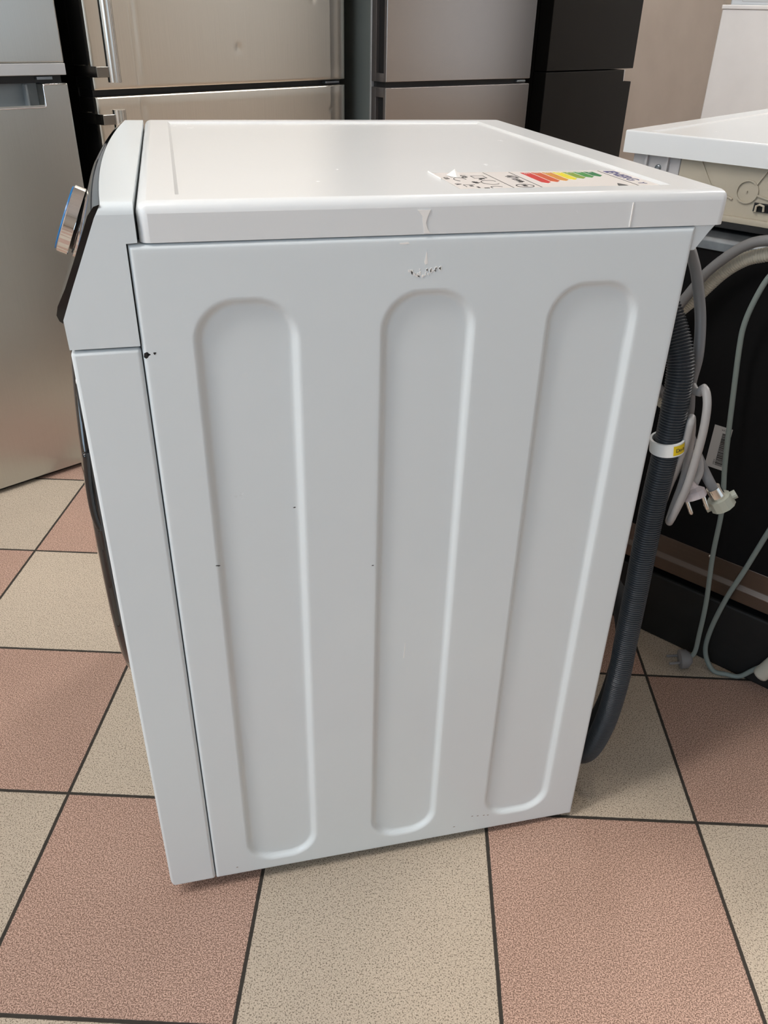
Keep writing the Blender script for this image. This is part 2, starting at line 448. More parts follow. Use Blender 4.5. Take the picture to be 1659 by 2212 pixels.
for e in bm.edges:
    ys_ = {round(v.co.y, 4) for v in e.verts}
    if ys_ == {0.0} or ys_ == {.59}:
        mz = sum(v.co.z for v in e.verts)/2
        if mz > .83 and abs(e.verts[0].co.z-e.verts[1].co.z) < .002: edges.append(e)
bmesh.ops.bevel(bm, geom=edges, offset=.0085, segments=5, profile=.5, affect='EDGES')
obj('control_panel', bm, M_PLASTIC, WM, True, 35)
sec = [(-.0160, .8490), (-.0212, .8390), (-.0369, .8049), (-.0466, .7841), (-.0564, .7622), (-.0572, .7590), (-.0598, .7612), (-.0612, .7660), (-.0592, .7730), (-.0512, .7868), (-.0415, .8070), (-.0258, .8410), (-.0205, .8475)]
bm, _ = loft(sec, [.0012+.5876*i/30 for i in range(31)], 1)
obj('fascia', bm, M_BLACKGLOSS, WM, True, 60)
# --- knob
n_ = Vector((-.908, 0, .419))
kb = Vector((-.0500, .20, .85-.09*.63))
kn = lathe(bmesh.new(), [(-.004, 0), (-.004, .0312), (.0030, .0312), (.0040, .0300), (.0044, .0270), (.0044, 0)], kb, n_, 64)
knob = obj('knob', kn, M_CHROME, WM, True, 30); knob['label'] = 'polished chrome dial with a dark gap and blue rim'
obj('knob_neck', lathe(bmesh.new(), [(.0042, 0), (.0042, .0262), (.0066, .0262), (.0066, 0)], kb, n_, 48), M_BLACKP, knob, True, 30)
obj('knob_grip', lathe(bmesh.new(), [(.0066, 0), (.0066, .0318), (.0074, .0332), (.0172, .0332), (.0180, .0322), (.0180, .0)], kb, n_, 64), M_CHROME, knob, True, 30)
obj('knob_rim', lathe(bmesh.new(), [(.0170, .0300), (.0185, .0312), (.0196, .0306), (.0198, .0285), (.0185, .0280), (.0170, .0280)], kb, n_, 64), M_BLUE, knob, True, 30)
obj('knob_face', lathe(bmesh.new(), [(.0170, 0), (.0170, .0282), (.0190, .0278), (.0193, .0)], kb, n_, 64), M_CHROME, knob, True, 30)
# --- door: rounded black porthole door
def door():
    zc, a, b_, n = .468, .211, .259, 2.44; yc = .295; x0 = -.0562
    def ring(bm, s, x, seg=96, extra=0.):
        out = []
        for k in range(seg):
            t = 2*math.pi*k/seg; c, s_ = math.cos(t), math.sin(t)
            out.append(bm.verts.new((x, yc+s*a*math.copysign(abs(c)**(2/n), c), zc+s*b_*math.copysign(abs(s_)**(2/n), s_))))
        return out
    def build(prof, close=True):
        bm = bmesh.new(); rs = [ring(bm, s, x) for s, x in prof if s > 0]
        for A, B in zip(rs, rs[1:]):
            for k in range(96): bm.faces.new((A[k], A[(k+1) % 96], B[(k+1) % 96], B[k]))
        if close:
            bm.faces.new(rs[-1]); bm.faces.new(rs[0][::-1])
        return bm
    d = obj('door', build([(.975, x0+.002), (.992, x0-.003), (1.0, x0-.0090), (1.0, x0-.0110), (.99, x0-.0113)]), M_BLACKGLOSS, WM, True, 35)
    prof = [(.985, x0-.0113), (.997, x0-.0122), (1.0, x0-.0140), (1.0, x0-.0180), (.996, x0-.0205), (.985, x0-.0222)]
    for i in range(1, 26):
        s = .985*(1-i/26.0); prof.append((s, x0-.0222-.0200*(1-(s/.985)**2.2)))
    obj('door_glass', build(prof), M_SMOKE, d, True, 40)
    # grip recess at the near rim
    gp = [(x0-.016, .0885, .60), (x0-.019, .087, .56), (x0-.019, .087, .53), (x0-.016, .088, .51)]
    obj('door_grip', tube(gp, .0035, 10), M_BLACKGLOSS, d, True)
door()
# --- top lid with sunken panel
def top_lid(name, parent, x0, x1, y0, y1, z0, z1, inner, sink, bev, m, corner=.0):
    bm = bmesh.new()
    ix0, ix1, iy0, iy1 = inner
    def quad(a, b, c, d, z): return [bm.verts.new((x, y, z)) for x, y in ((a, c), (b, c), (b, d), (a, d))]
    bot = quad(x0, x1, y0, y1, z0); top = quad(x0, x1, y0, y1, z1)
    i1 = quad(ix0, ix1, iy0, iy1, z1); i2 = quad(ix0+.003, ix1-.003, iy0+.003, iy1-.003, z1-sink)
    bm.faces.new(bot[::-1]); bm.faces.new(i2)
    for A, B in ((bot, top), (top, i1), (i1, i2)):
        for k in range(4): bm.faces.new((A[k], A[(k+1) % 4], B[(k+1) % 4], B[k]))
    bm.edges.ensure_lookup_table()
    es = [e for e in bm.edges if (e.verts[0] in top and e.verts[1] in top) or ({e.verts[0] in bot, e.verts[1] in top} == {True} or (e.verts[1] in bot and e.verts[0] in top))]
    bmesh.ops.bevel(bm, geom=es, offset=bev, segments=5, profile=.5, affect='EDGES')
    return obj(name, bm, m, parent, True, 28)
lid = top_lid('worktop', WM, .0092, .527, .0005, .592, .8197, .850, (.040, .4825, .0305, .563), .0022, .0085, M_TOP)
bm = bmesh.new(); box(bm, .4295, .4305, -.0002, .004, .8205, .841); obj('film_edge', bm, M_RES, WM)
# --- lid bracket at the rear corner
obj('lid_bracket', prism(bmesh.new(), [(.4985, .8195), (.5205, .8195), (.507, .8045), (.5035, .7965), (.4985, .7965)], .004, .016, 'y', .001), M_PLASTIC, WM)
# --- feet
for fx, fy in ((.045, .045), (.455, .04), (.045, .545), (.455, .545)):
    bm = bmesh.new(); cyl(bm, (fx, fy, 0), (fx, fy, .009), .021, .019); cyl(bm, (fx, fy, .009), (fx, fy, .03), .008)
    obj('foot', bm, M_RUBBER, WM)

# --- marks on the near side
def patch(name, pts, m, y=-.0002, dy=.0004):
    bm = bmesh.new(); a = [bm.verts.new((x, y, z)) for x, z in pts]; b = [bm.verts.new((x, y+dy, z)) for x, z in pts]; n = len(a)
    bm.faces.new(a); bm.faces.new(b[::-1])
    for i in range(n): bm.faces.new((a[i], b[i], b[(i+1) % n], a[(i+1) % n]))
    return obj(name, bm, m, WM)
patch('paint_chip', [(.0008+.0005, .7305), (.0035, .7318), (.0047, .7314), (.0052, .7303), (.0066, .7297), (.0062, .7289), (.0052, .7286), (.0040, .7268), (.0024, .7260), (.0008, .7275)], M_CHIP, y=.0000, dy=.003)
patch('paint_chip', [(.0090, .7312), (.0112, .7310), (.0110, .7303), (.0098, .7289), (.0088, .7300)], M_CHIP)
# adhesive residue left by a tape on the lid's edge and below it
patch('tape_residue', [(.2330, .8395), (.2445, .8395), (.2420, .8340), (.2408, .8290), (.2425, .8240), (.2450, .8206), (.2395, .8206), (.2390, .8250), (.2378, .8300), (.2375, .8345), (.2350, .8375)], M_RES, y=-.0001)
patch('tape_residue', [(.2425, .8058), (.2432, .8020), (.2440, .7955), (.2418, .7945), (.2410, .7970), (.2418, .8010)], M_RES)
for k in range(46):
    t = random.random(); x = .2265+.030*t; z = .7905 - .0055*math.sin(math.pi*min(1, t*1.15)) + random.uniform(-.0008, .0022) + (.004*random.random() if .35 < t < .7 else 0)
    if k == 0: rb = bmesh.new()
    w, h = random.uniform(.0003, .0008), random.uniform(.0004, .0012)
    box(rb, x-w, x+w, -.0003, .0002, z-h, z+h)
o = obj('residue_specks', rb, M_RES, WM); o['kind'] = 'stuff'
patch('tape_residue', [(.2185, .8135), (.2260, .8140), (.2275, .8126), (.2240, .8122), (.2190, .8124)], M_RES)
patch('scratch', [(.2405, .3675), (.2409, .3675), (.2400, .3460), (.2394, .3460)], M_RES, y=-.0002+.0055)
for x, z in ((.1195, .566), (.0405, .5085), (.0425, .508), (.1985, .4855), (.026, .036), (.3440, .045), (.352, .0435), (.361, .042), (.3670, .0408), (.3190, .0300)):
    patch('scuff', [(x, z), (x+.0016, z+.0007), (x+.0030, z+.0001), (x+.0014, z-.0005)], M_INK if z > .05 else simple('rust_brown', (.20, .14, .10), .8))

# --- energy label lying in the sunken lid, film peeled at one end
zl = .8480
lab = obj('energy_label', bx(.283, .4775, .0340, .1270, zl-.0001, zl+.0001), M_PAPER, WM)
lab['label'] = 'energy rating label with seven coloured arrows'
cols = [sr(205, 35, 25), sr(208, 90, 40), sr(215, 145, 45), sr(235, 220, 30), sr(135, 165, 55), sr(60, 145, 60), sr(20, 120, 65)]
x = .3705
for k, c in enumerate(cols):
    L = .052-.0050*k; y1 = .1190
    m = simple('rating_colour_%d' % k, c, .35)
    pts = [(x, y1, zl+.0001), (x+.0094, y1, zl+.0001), (x+.0094, y1-L, zl+.0001), (x+.0047, y1-L-.006, zl+.0001), (x, y1-L, zl+.0001)]
    bar = obj('rating_bar', poly_plate(pts, (0, 0, 1), .0002), m, lab)
    text('rating_letter', 'GFEDCBA'[k], .0075, M_PAPER, lab, (x+.0020, y1-.002, zl+.0003), (0, -1, 0), (1, 0, 0), .0001)
    x += .0112
obj('rating_arrow', poly_plate([(.4365, .044, zl+.0001), (.4365, .0375, zl+.0001), (.4455, .0375, zl+.0001), (.4455, .044, zl+.0001), (.4410, .054, zl+.0001)], (0, 0, 1), .0002), M_INK, lab)
for x_, ya, yb in ((.3600, .037, .124), (.3330, .037, .124), (.4555, .037, .124)):
    obj('printed_line', bx(x_, x_+.0006, ya, yb, zl+.0001, zl+.0003), M_INK, lab)
M_NAVY = simple('navy_ink', sr(55, 55, 120), .5)
text('label_heading', 'ENERG', .0170, M_NAVY, lab, (.4605, .1190, zl), (0, -1, 0), (1, 0, 0), .0003)
text('label_heading', 'Y', .0110, M_NAVY, lab, (.4620, .0560, zl), (0, -1, 0), (1, 0, 0), .0003)
bm = bmesh.new(); box(bm, .4700, .4722, .112, .121, zl+.0001, zl+.0003); box(bm, .4600, .4622, .112, .121, zl+.0001, zl+.0003); box(bm, .4622, .4700, .119, .121, zl+.0001, zl+.0003); obj('label_emblem', bm, M_NAVY, lab)
text('label_text', '47', .0150, M_INK, lab, (.3475, .1050, zl), (0, -1, 0), (1, 0, 0), .0003)
text('label_text', 'kWh', .0100, M_INK, lab, (.3485, .0870, zl), (0, -1, 0), (1, 0, 0), .0003)
def ringpart(cx, cy, rx, ry, w, a0=0., a1=2*math.pi):
    bm = bmesh.new(); n = 32; A = []; B = []
    for k in range(n+1):
        t = a0+(a1-a0)*k/n
        A.append(bm.verts.new((cx+rx*math.cos(t), cy+ry*math.sin(t), zl+.0003))); B.append(bm.verts.new((cx+(rx-w)*math.cos(t), cy+(ry-w)*math.sin(t), zl+.0003)))
    for k in range(n): bm.faces.new((A[k], A[k+1], B[k+1], B[k]))
    r = bmesh.ops.extrude_face_region(bm, geom=bm.faces[:]); bmesh.ops.translate(bm, verts=[v for v in r['geom'] if isinstance(v, bmesh.types.BMVert)], vec=(0, 0, -.0002))
    return obj('printed_icon', bm, M_INK, lab)
ringpart(.3475, .0500, .0085, .0085, .0011)
text('label_text', '100', .0060, M_INK, lab, (.3455, .0555, zl), (0, -1, 0), (1, 0, 0), .0003)
ringpart(.3215, .0700, .0085, .0110, .0008, .5, 5.5)
ringpart(.3190, .0450, .0060, .0060, .0007, .3, 3.6)
ringpart(.2985, .0880, .0060, .0100, .0008, 0, 4.2)
bm = bmesh.new(); box(bm, .3140, .3270, .1050, .1056, zl+.0001, zl+.0003); box(bm, .3140, .3270, .0930, .0936, zl+.0001, zl+.0003); box(bm, .3264, .3270, .093, .1056, zl+.0001, zl+.0003); box(bm, .3140, .3146, .093, .1056, zl+.0001, zl+.0003)
box(bm, .318, .323, .088, .092, zl+.0001, zl+.0003); box(bm, .316, .319, .0845, .087, zl+.0001, zl+.0003); obj('printed_icon', bm, M_INK, lab)
bm = bmesh.new(); box(bm, .2920, .3030, .0600, .0605, zl+.0001, zl+.0003); box(bm, .2920, .2925, .0500, .0600, zl+.0001, zl+.0003); box(bm, .2965, .2995, .0520, .0570, zl+.0001, zl+.0003); box(bm, .301, .3030, .044, .0500, zl+.0001, zl+.0003); obj('printed_icon', bm, M_INK, lab)
for s, x_, y_, sz in (('L', .3050, .1100, .008), ('kg', .3050, .1040, .008), ('h', .3060, .0700, .008), ('dB', .3050, .0760, .0070), ('B', .3060, .0440, .007), ('A', .2860, .0660, .008), ('L', .2855, .1000, .007), ('B', .2850, .0950, .007)):
    text('label_text', s, sz, M_INK, lab, (x_, y_, zl), (0, -1, 0), (1, 0, 0), .0003)
# peeled flake and crease
bm = bmesh.new()
P = [bm.verts.new(p) for p in ((.2925, .1130, zl+.0002), (.3045, .1050, zl+.0002), (.2985, .0985, zl+.0002), (.2935, .1010, zl+.0006), (.2990, .1075, zl+.0065))]
for f in ((0, 3, 4), (3, 2, 4), (2, 1, 4), (1, 0, 4)): bm.faces.new([P[k] for k in f])
obj('peeled_flake', bm, M_RES, lab)
obj('film_crease', bx(.2800, .2806, .0900, .1330, zl-.0001, zl+.0012), M_RES, lab)

# --- drain hose, power lead and inlet hose hanging behind the cabinet
hose = obj('drain_hose', corrugated([(.500, .16, .770), (.506, .125, .765), (.517, .088, .745), (.528, .056, .715), (.535, .033, .676), (.535, .025, .631), (.535, .023, .582), (.535, .024, .510), (.535, .022, .448), (.535, .019, .382), (.535, .017, .310), (.535, .0145, .243), (.535, .022, .157), (.533, .046, .075), (.525, .085, .045), (.500, .13, .060)], .0145, .0031, .0026), M_HOSE, WM, True)
hose['label'] = 'dark grey corrugated drain hose'
hose2 = obj('drain_hose', tube([(.5, .2, .36), (.548, .10, .34), (.553, .050, .300), (.553, .045, .23), (.545, .055, .13), (.53, .09, .06), (.50, .16, .055)], .0125, 16), M_RUBBER, WM, True)
def clip():
    c = Vector((.535, .0235, .5830)); d = Vector((0, .0, 1)).normalized(); d = Vector((-.15, .02, 1)).normalized()
    bm = bmesh.new(); prof = [(-.0075, .0160), (-.0075, .0185), (.0075, .0185), (.0075, .0160), (-.0075, .0160)]
    lathe(bm, prof, c, d, 40); o = obj('hose_clip', bm, M_CLIP, WM, True, 30); o['label'] = 'white clip band around the dark hose'
    # sticker on the right part of the band
    a = Vector((0, 1, 0)); u = (a-d*a.dot(d)).normalized(); v = d.cross(u)
    bm = bmesh.new(); A = []; B = []
    view = (Vector((CX, CY, CZ))-c); ang0 = math.atan2(view.dot(v), view.dot(u))
    rdir = Vector((1, -.1, 0)); angr = math.atan2(rdir.dot(v), rdir.dot(u))
    sgn = 1 if ((angr-ang0+math.pi) % (2*math.pi)-math.pi) > 0 else -1
    for k in range(13):
        t = ang0+sgn*math.radians(22+5.5*k)
        r = .01865; e = u*math.cos(t)*r+v*math.sin(t)*r
        A.append(bm.verts.new(c+e-d*.0058)); B.append(bm.verts.new(c+e+d*.0058))
    for k in range(12): bm.faces.new((A[k], A[k+1], B[k+1], B[k]))
    obj('warning_sticker', bm, M_YEL, o, True)
    for j, ch in enumerate('Don'):
        t = ang0+sgn*math.radians(30+14*j); e = u*math.cos(t)+v*math.sin(t); tn = (-u*math.sin(t)+v*math.cos(t))*sgn
        text('sticker_letter', ch, .0062, M_INK, o, c+e*.0188-d*.002, tn, d, .0001)
clip()
cord = obj('power_cord', tube([(.545, .16, .66), (.556, .075, .665), (.560, .030, .640), (.560, .018, .649), (.560, .007, .637), (.560, .002, .607), (.560, .003, .567), (.560, .007, .530), (.560, .019, .486), (.563, .026, .478), (.570, .034, .490), (.576, .036, .53), (.570, .032, .58), (.556, .020, .612), (.550, .013, .613), (.550, .013, .586), (.550, .019, .554), (.550, .026, .520), (.550, .031, .480), (.553, .037, .472), (.560, .043, .482), (.568, .046, .52), (.575, .040, .555), (.582, .030, .560), (.584, .022, .545), (.580, .020, .530)], .0044, 14), M_GREYL, WM, True)
cord['label'] = 'light grey power cord coiled in two loops'
pc, pd = Vector((.578, .0165, .5200)), Vector((.30, -.42, -.85)).normalized()
bm = bmesh.new(); lathe(bm, [(-.016, 0), (-.016, .005), (-.006, .008), (-.002, .0135), (.006, .0140), (.006, 0)], pc, pd, 10)
plug = obj('plug', bm, M_PINKG, cord)
sd_ = pd.cross(Vector((CX, CY, CZ))-pc).normalized()
for s in (-1, 1):
    bm = bmesh.new(); q = pc+sd_*s*.0090+pd*.006
    lathe(bm, [(0, .0024), (.0165, .0024), (.0182, .0016), (.0186, 0)], q, pd, 14)
    obj('pin', bm, M_SILVER, plug, True)
ih = obj('inlet_hose', tube([(.50, .17, .775), (.535, .130, .790), (.556, .100, .780), (.560, .081, .762), (.560, .061, .734), (.560, .048, .708), (.560, .040, .676), (.560, .041, .644), (.566, .042, .615), (.574, .050, .590), (.585, .045, .565), (.592, .030, .545), (.600, .019, .528), (.6075, .0153, .5170)], .0058, 14), M_GREY, WM, True)
ih['label'] = 'grey rubber inlet hose ending in a nickel ferrule'
a_, b_ = Vector((.600, .019, .528)), Vector((.617, .0105, .503)); dd = (b_-a_).normalized()
ferr = obj('ferrule', lathe(bmesh.new(), [(0, .0060), (0, .0082), (.0145, .0086), (.0150, .0095), (.0165, .0095), (.0165, 0)], a_+dd*.006, dd, 20), M_SILVER, ih, True, 30)
bm = bmesh.new()
lathe(bm, [(.0165, 0), (.0165, .0135), (.0300, .0145), (.0300, .0110), (.028, 0)], a_+dd*.004, dd, 12)
wing = dd.cross(Vector((CX, CY, CZ))-a_).normalized(); cc = a_+dd*.0265
cyl(bm, cc-wing*.0185, cc+wing*.0185, .0052, .0052, 12)
obj('union_nut', bm, M_OLIVE, ih)

# ================================================================== DISHWASHER, BACK TOWARDS US
DA = math.radians(-55.16)
DW = empty('dishwasher', (.808, .356, 0), DA, 'white-topped dishwasher turned with its bare black back and hoses towards the washing machine', 'dishwasher')
top_lid('worktop', DW, -.193, .41, -.001, .60, .8135, .8437, (-.160, .377, .014, .565), .002, .0025, M_TOP)
bm = bmesh.new(); box(bm, -.185, .402, .060, .59, .14, .8135); o = obj('cabinet', bm, M_WHITEF, DW)
# cream moulded rear cross member
bm = bmesh.new(); box(bm, -.105, .395, .012, .062, .738, .8135)
box(bm, -.105, .395, .004, .012, .738, .746, .001)
def bar(bm, x0, z0, x1, z1, w=.0022, y=.012, d=.003):
    L = math.hypot(x1-x0, z1-z0); nx, nz = -(z1-z0)/L*w/2, (x1-x0)/L*w/2
    prism(bm, [(x0-nx, z0-nz), (x1-nx, z1-nz), (x1+nx, z1+nz), (x0+nx, z0+nz)], y-d, y, 'y')
def ringz(bm, cx, cz, r, w=.0022, y=.012, d=.003, seg=32):
    vs = []
    for k in range(seg):
        t = 2*math.pi*k/seg; c, s = math.cos(t), math.sin(t)
        vs.append([bm.verts.new((cx+(r+a)*c, yy, cz+(r+a)*s)) for a, yy in ((0, y), (0, y-d), (w, y-d), (w, y))])
    for k in range(seg):
        A, B = vs[k], vs[(k+1) % seg]
        for j in range(3): bm.faces.new((A[j], B[j], B[j+1], A[j+1]))
ringz(bm, -.0020, .7805, .0135); bar(bm, -.0035, .7805, -.0015, .7805, .002)
bar(bm, .0085, .7905, .020, .8120); bar(bm, .0125, .7775, .060, .7680); bar(bm, .020, .8125, .032, .790); bar(bm, -.075, .8125, -.055, .7830); bar(bm, -.055, .783, -.02, .768)
ringz(bm, .100, .7805, .0135); ringz(bm, .25, .7805, .0135)
dwp = obj('rear_cross_member', bm, M_CREAM, DW, True, 30); dwp['label'] = 'cream moulded plastic with ribs and a round boss'
bm = bmesh.new(); box(bm, .0120, .0400, .009, .013, .7565, .7680); bar(bm, .0140, .7620, .0400, .7620, .0090)
obj('cable_slot', bm, M_BLACKP, DW)
bm = bmesh.new(); sweep(bm, [Vector(p) for p in ((.016, .0075, .7565), (.016, .0075, .7640), (.020, .0075, .7665), (.026, .0075, .7650), (.027, .0075, .7580))], .0016, 8); obj('cable_hook', bm, M_CREAM, DW)
# grey translucent corner bracket with screw
bm = bmesh.new(); box(bm, -.180, -.106, .012, .055, .765, .8135, .002); box(bm, -.158, -.155, .006, .014, .770, .8130); box(bm, -.1250, -.1225, .006, .014, .770, .8130)
cb = obj('corner_bracket', bm, simple('grey_translucent_plastic', (.50, .49, .50), .3), DW)
obj('screw', lathe(bmesh.new(), [(0, .005), (.002, .0045), (.003, .003), (.0015, .002), (.0015, 0)], (-.1385, .012, .7960), (0, -1, 0), 16), M_GALV, cb, True, 30)
obj('rubber_strip', bx(-.182, .40, .006, .055, .7285, .738, .001), M_BLACKP, DW)
# galvanised ledge and black back
bm = bmesh.new(); prism(bm, [(-.002, .6980), (-.002, .7100), (.001, .7150), (.012, .7220), (.055, .7285), (.055, .698)], -.055, .400, 'x', .001)
prism(bm, [(.004, .690), (.004, .7080), (.012, .7160), (.055, .7240), (.055, .69)], -.183, -.055, 'x', .001)
obj('steel_ledge', bm, M_GALV, DW, True, 30)
obj('sound_mat', bx(-.180, .400, .002, .060, .212, .700, .001), M_TAR, DW)
bm = bmesh.new(); prism(bm, [(-.004, .147), (-.004, .170), (.001, .178), (.001, .212), (.06, .212), (.06, .147)], -.186, .404, 'x', .001)
rail = obj('bottom_rail', bm, M_RAIL, DW, True, 30)
for s in (-.15, -.04, .085, .21, .33):
    obj('screw', lathe(bmesh.new(), [(0, .0035), (.0015, .003), (.002, 0)], (s, .001, .2075), (0, -1, 0), 12), M_SILVER, rail, True)
bm = bmesh.new(); box(bm, -.182, .400, .02, .58, .128, .147); obj('base_gap', bm, M_TAR, DW)
bm = bmesh.new(); box(bm, -.188, .406, 0, .585, .0, .130, .004); obj('base_tray', bm, M_BASE, DW)
# barcode sticker
bl = obj('barcode_sticker', bx(.0375, .0660, .0015, .0022, .366, .4385), simple('sticker_white', (.42, .41, .40), .5), DW)
bm = bmesh.new(); z = .3725; random.seed(3)
while z < .4280:
    h = random.choice([.0006, .0006, .0011, .0017]); box(bm, .0525, .0640, .0010, .0016, z, z+h); z += h+random.choice([.0006, .0009, .0012])
o = obj('barcode', bm, M_INK, bl)
text('sticker_text', '210215', .0032, M_INK, bl, (.0512, .0015, .3720), (0, 0, 1), (-1, 0, 0), .0002)
text('sticker_text', '4 0 7', .0035, M_INK, bl, (.0500, .0015, .4320), (1, 0, 0), (0, 0, 1), .0002)
def dwt(name, pts, r, m, label, seg=14, corr=None):
    L = local(DW, pts)
    bm = corrugated(L, r, corr[0], corr[1]) if corr else tube(L, r, seg)
    o = obj(name, bm, m, DW, True); o['label'] = label; return o
dwt('drain_hose', [(.84, .238, .722), (.825, .278, .718), (.815, .293, .711), (.801, .314, .700), (.786, .336, .676), (.768, .361, .633), (.760, .373, .615), (.748, .390, .586), (.742, .402, .54), (.752, .41, .48), (.80, .40, .43)], .0100, M_CREAMH, 'cream corrugated drain hose', corr=(.0034, .0018))
dwt('inlet_hose', [(.82, .245, .742), (.801, .278, .734), (.789, .296, .726), (.777, .314, .709), (.762, .335, .680), (.752, .349, .650), (.744, .361, .620), (.735, .376, .57), (.745, .39, .50), (.79, .385, .45)], .0072, M_GREY, 'smooth grey rubber hose')
pcab = dwt('power_cord', [(.835, .235, .715), (.820, .260, .703), (.812, .272, .685), (.806, .280, .651), (.803, .284, .617), (.804, .283, .583), (.810, .275, .500), (.817, .264, .403), (.825, .253, .326), (.828, .248, .240), (.834, .240, .150), (.836, .237, .083), (.836, .236, .040), (.829, .244, .0235)], .0040, M_GREEN, 'thin green-grey power cord hanging to the floor', 12)
pp = local(DW, [(.832, .240, .0250)])[0]; pq = local(DW, [(.802, .249, .0205)])[0]; dv = (pq-pp).normalized()
bm = bmesh.new(); lathe(bm, [(-.004, 0), (-.004, .009), (.004, .0165), (.016, .0175), (.018, .012), (.018, 0)], pp, dv, 14)
pl2 = obj('plug', bm, M_GREY, pcab, True, 40)
for s in (-1, 1):
    w_ = dv.cross(Vector((0, 0, 1))).normalized()
    obj('pin', cyl(bmesh.new(), pp+dv*.018+w_*s*.0095, pp+dv*.036+w_*s*.0095, .0024, .0024, 12), M_GREY, pl2)
dwt('water_tube', [(.925, .150, .50), (.905, .185, .40), (.893, .199, .358), (.885, .210, .302), (.876, .223, .223), (.868, .235, .158), (.862, .243, .083), (.862, .240, .035), (.872, .222, .0065), (.8900, .2080, .0060), (.9066, .195, .0095), (.9188, .182, .034), (.932, .16, .07)], .0042, M_GREEN, 'thin green-grey tube curling on the floor', 12)
dwt('water_tube', [(.9189, .1652, .0383), (.9286, .1512, .0810), (.944, .129, .1425), (.965, .10, .22)], .0130, M_CREAMH, 'thick cream tube end lying on the floor', 16)

# ================================================================== FRIDGES
def fridge(name, ax, ay, ang, label):
    return empty(name, (ax, ay, 0), math.radians(ang), label, 'fridge')
# ---- left grey steel fridge
F1 = fridge('fridge_freezer', -.434, 1.125, 30.0, 'grey steel fridge-freezer at the far left with a cut-out grip below a silver strip')
obj('cabinet', bx(-.270, .324, .056, .66, .012, 1.85, .003), M_BLACKS, F1)
obj('plinth', bx(-.262, .316, .02, .60, 0, .012), M_BLACKP, F1)
bm = prism(bmesh.new(), [(-.273, .012), (.327, .012), (.327, .850), (.2740, .850), (.2740, .8085), (-.22, .8085), (-.22, .850), (-.273, .850)], 0, .050, 'y', .003, 3)
d1 = obj('lower_door', bm, M_STEEL1, F1, True, 30)
bm = bmesh.new(); box(bm, -.22, .2735, .030, .048, .8085, .8500); box(bm, .2440, .2470, .012, .030, .809, .8480); o = obj('grip_recess', bm, M_POCKET, d1)
bm = bmesh.new(); sweep(bm, [Vector(p) for p in ((.322, -.0005, .8485), (.2790, -.0005, .8485), (.2755, -.0005, .8465), (.2745, -.0005, .843), (.2745, -.0005, .8115), (.2735, -.0005, .8085), (.2705, -.0005, .8075), (-.22, -.0005, .8075))], .0016, 8)
obj('grip_trim', bm, M_CHROME, d1, True)
obj('gasket', bx(-.268, .322, .018, .058, .8500, .8650), M_BLACKP, F1)
obj('hinge', bx(.268, .300, .008, .03, .8565, .8615), M_GALV, F1)
bm = bx(-.273, .327, 0, .050, .886, 1.85, .003, seg=3); d1b = obj('upper_door', bm, M_STEEL1, F1, True, 30)
obj('trim_strip', bx(-.273, .327, -.001, .050, .8645, .8858, .0012), M_STEELL, d1b)
# ---- wide steel fridge with bar handles
F2 = fridge('fridge_freezer', -.1034, 1.3396, 36.9, 'wide champagne steel fridge-freezer with round bar handles and small dents')
obj('cabinet', bx(.004, .796, .070, .58, .05, 1.88, .004), M_BLACKS, F2)
obj('plinth', bx(.02, .78, .03, .50, 0, .05), M_BLACKP, F2)
def skin(z0, z1, dents):
    bm = bmesh.new(); W_ = .80
    xs = [0, .0008, .002, .004, .008, .02, .05, .09]; x = .10
    while x < .14: xs.append(x); x += .0015
    x = .145
    while x < .735: xs.append(x); x += .006 if not any(abs(x-d[0]) < .05 for d in dents) else .0025
    x = .735
    while x < .795: xs.append(x); x += .003
    xs += [.796, .798, .7992, .8]
    zs = [z0, z0+.0008, z0+.002, z0+.004]; z = z0+.008
    while z < z1-.006: zs.append(z); z += .02 if z < z0+.3 or z > z1-.3 else .06
    for d in dents:
        zs += [d[1]+q*.0025 for q in range(-14, 15)]
    zs += [z1-.004, z1-.002, z1-.0008, z1]
    zs = sorted({round(q, 5) for q in zs if z0 <= q <= z1})
    def Y(x, z):
        y = 0.
        c = .113; fade = max(0, min(1, (z-.838)/.02)) if z > .826 else max(0, min(1, (.815-z)/.004))
        t = (x-c)
        y += .0020*fade*(math.exp(-(t/.0030)**2) if t < 0 else math.exp(-(t/.012)**2))
        if x > .735: y += .0045*((x-.735)/.065)**2*1.2 + .0012*math.sin((x-.735)/.065*math.pi*2)
        for dx, dz, dr, dd_ in dents:
            r2 = ((x-dx)**2+(z-dz)**2)/dr**2; y += dd_*math.exp(-r2)
        e = min(x, W_-x, z-z0, z1-z)
        if e < .004: y += .004-math.sqrt(max(0, .004**2-(.004-e)**2))
        return y
    V = [[bm.verts.new((x, Y(x, z), z)) for x in xs] for z in zs]
    for j in range(len(zs)-1):
        for i in range(len(xs)-1): bm.faces.new((V[j][i], V[j][i+1], V[j+1][i+1], V[j+1][i]))
    loop = [V[0][i] for i in range(len(xs))] + [V[j][-1] for j in range(1, len(zs))] + [V[-1][i] for i in range(len(xs)-2, -1, -1)] + [V[j][0] for j in range(len(zs)-2, 0, -1)]
    back = [bm.verts.new((v.co.x, .012, v.co.z)) for v in loop]; n = len(loop)
    for i in range(n): bm.faces.new((loop[i], back[i], back[(i+1) % n], loop[(i+1) % n]))
    bm.faces.new(back)
    return bm
u2 = obj('upper_door', bx(.001, .799, .012, .066, .834, 1.88, .002), M_BLACKS, F2)
s2 = obj('door_skin', skin(.8326, 1.88, [(.410, .910, .010, .0009), (.672, 1.018, .009, .0008), (.62, 1.2, .02, .001)]), M_STEEL2, u2, True, 50)
l2 = obj('lower_door', bx(.001, .799, .012, .066, .052, .818, .002), M_BLACKS, F2)
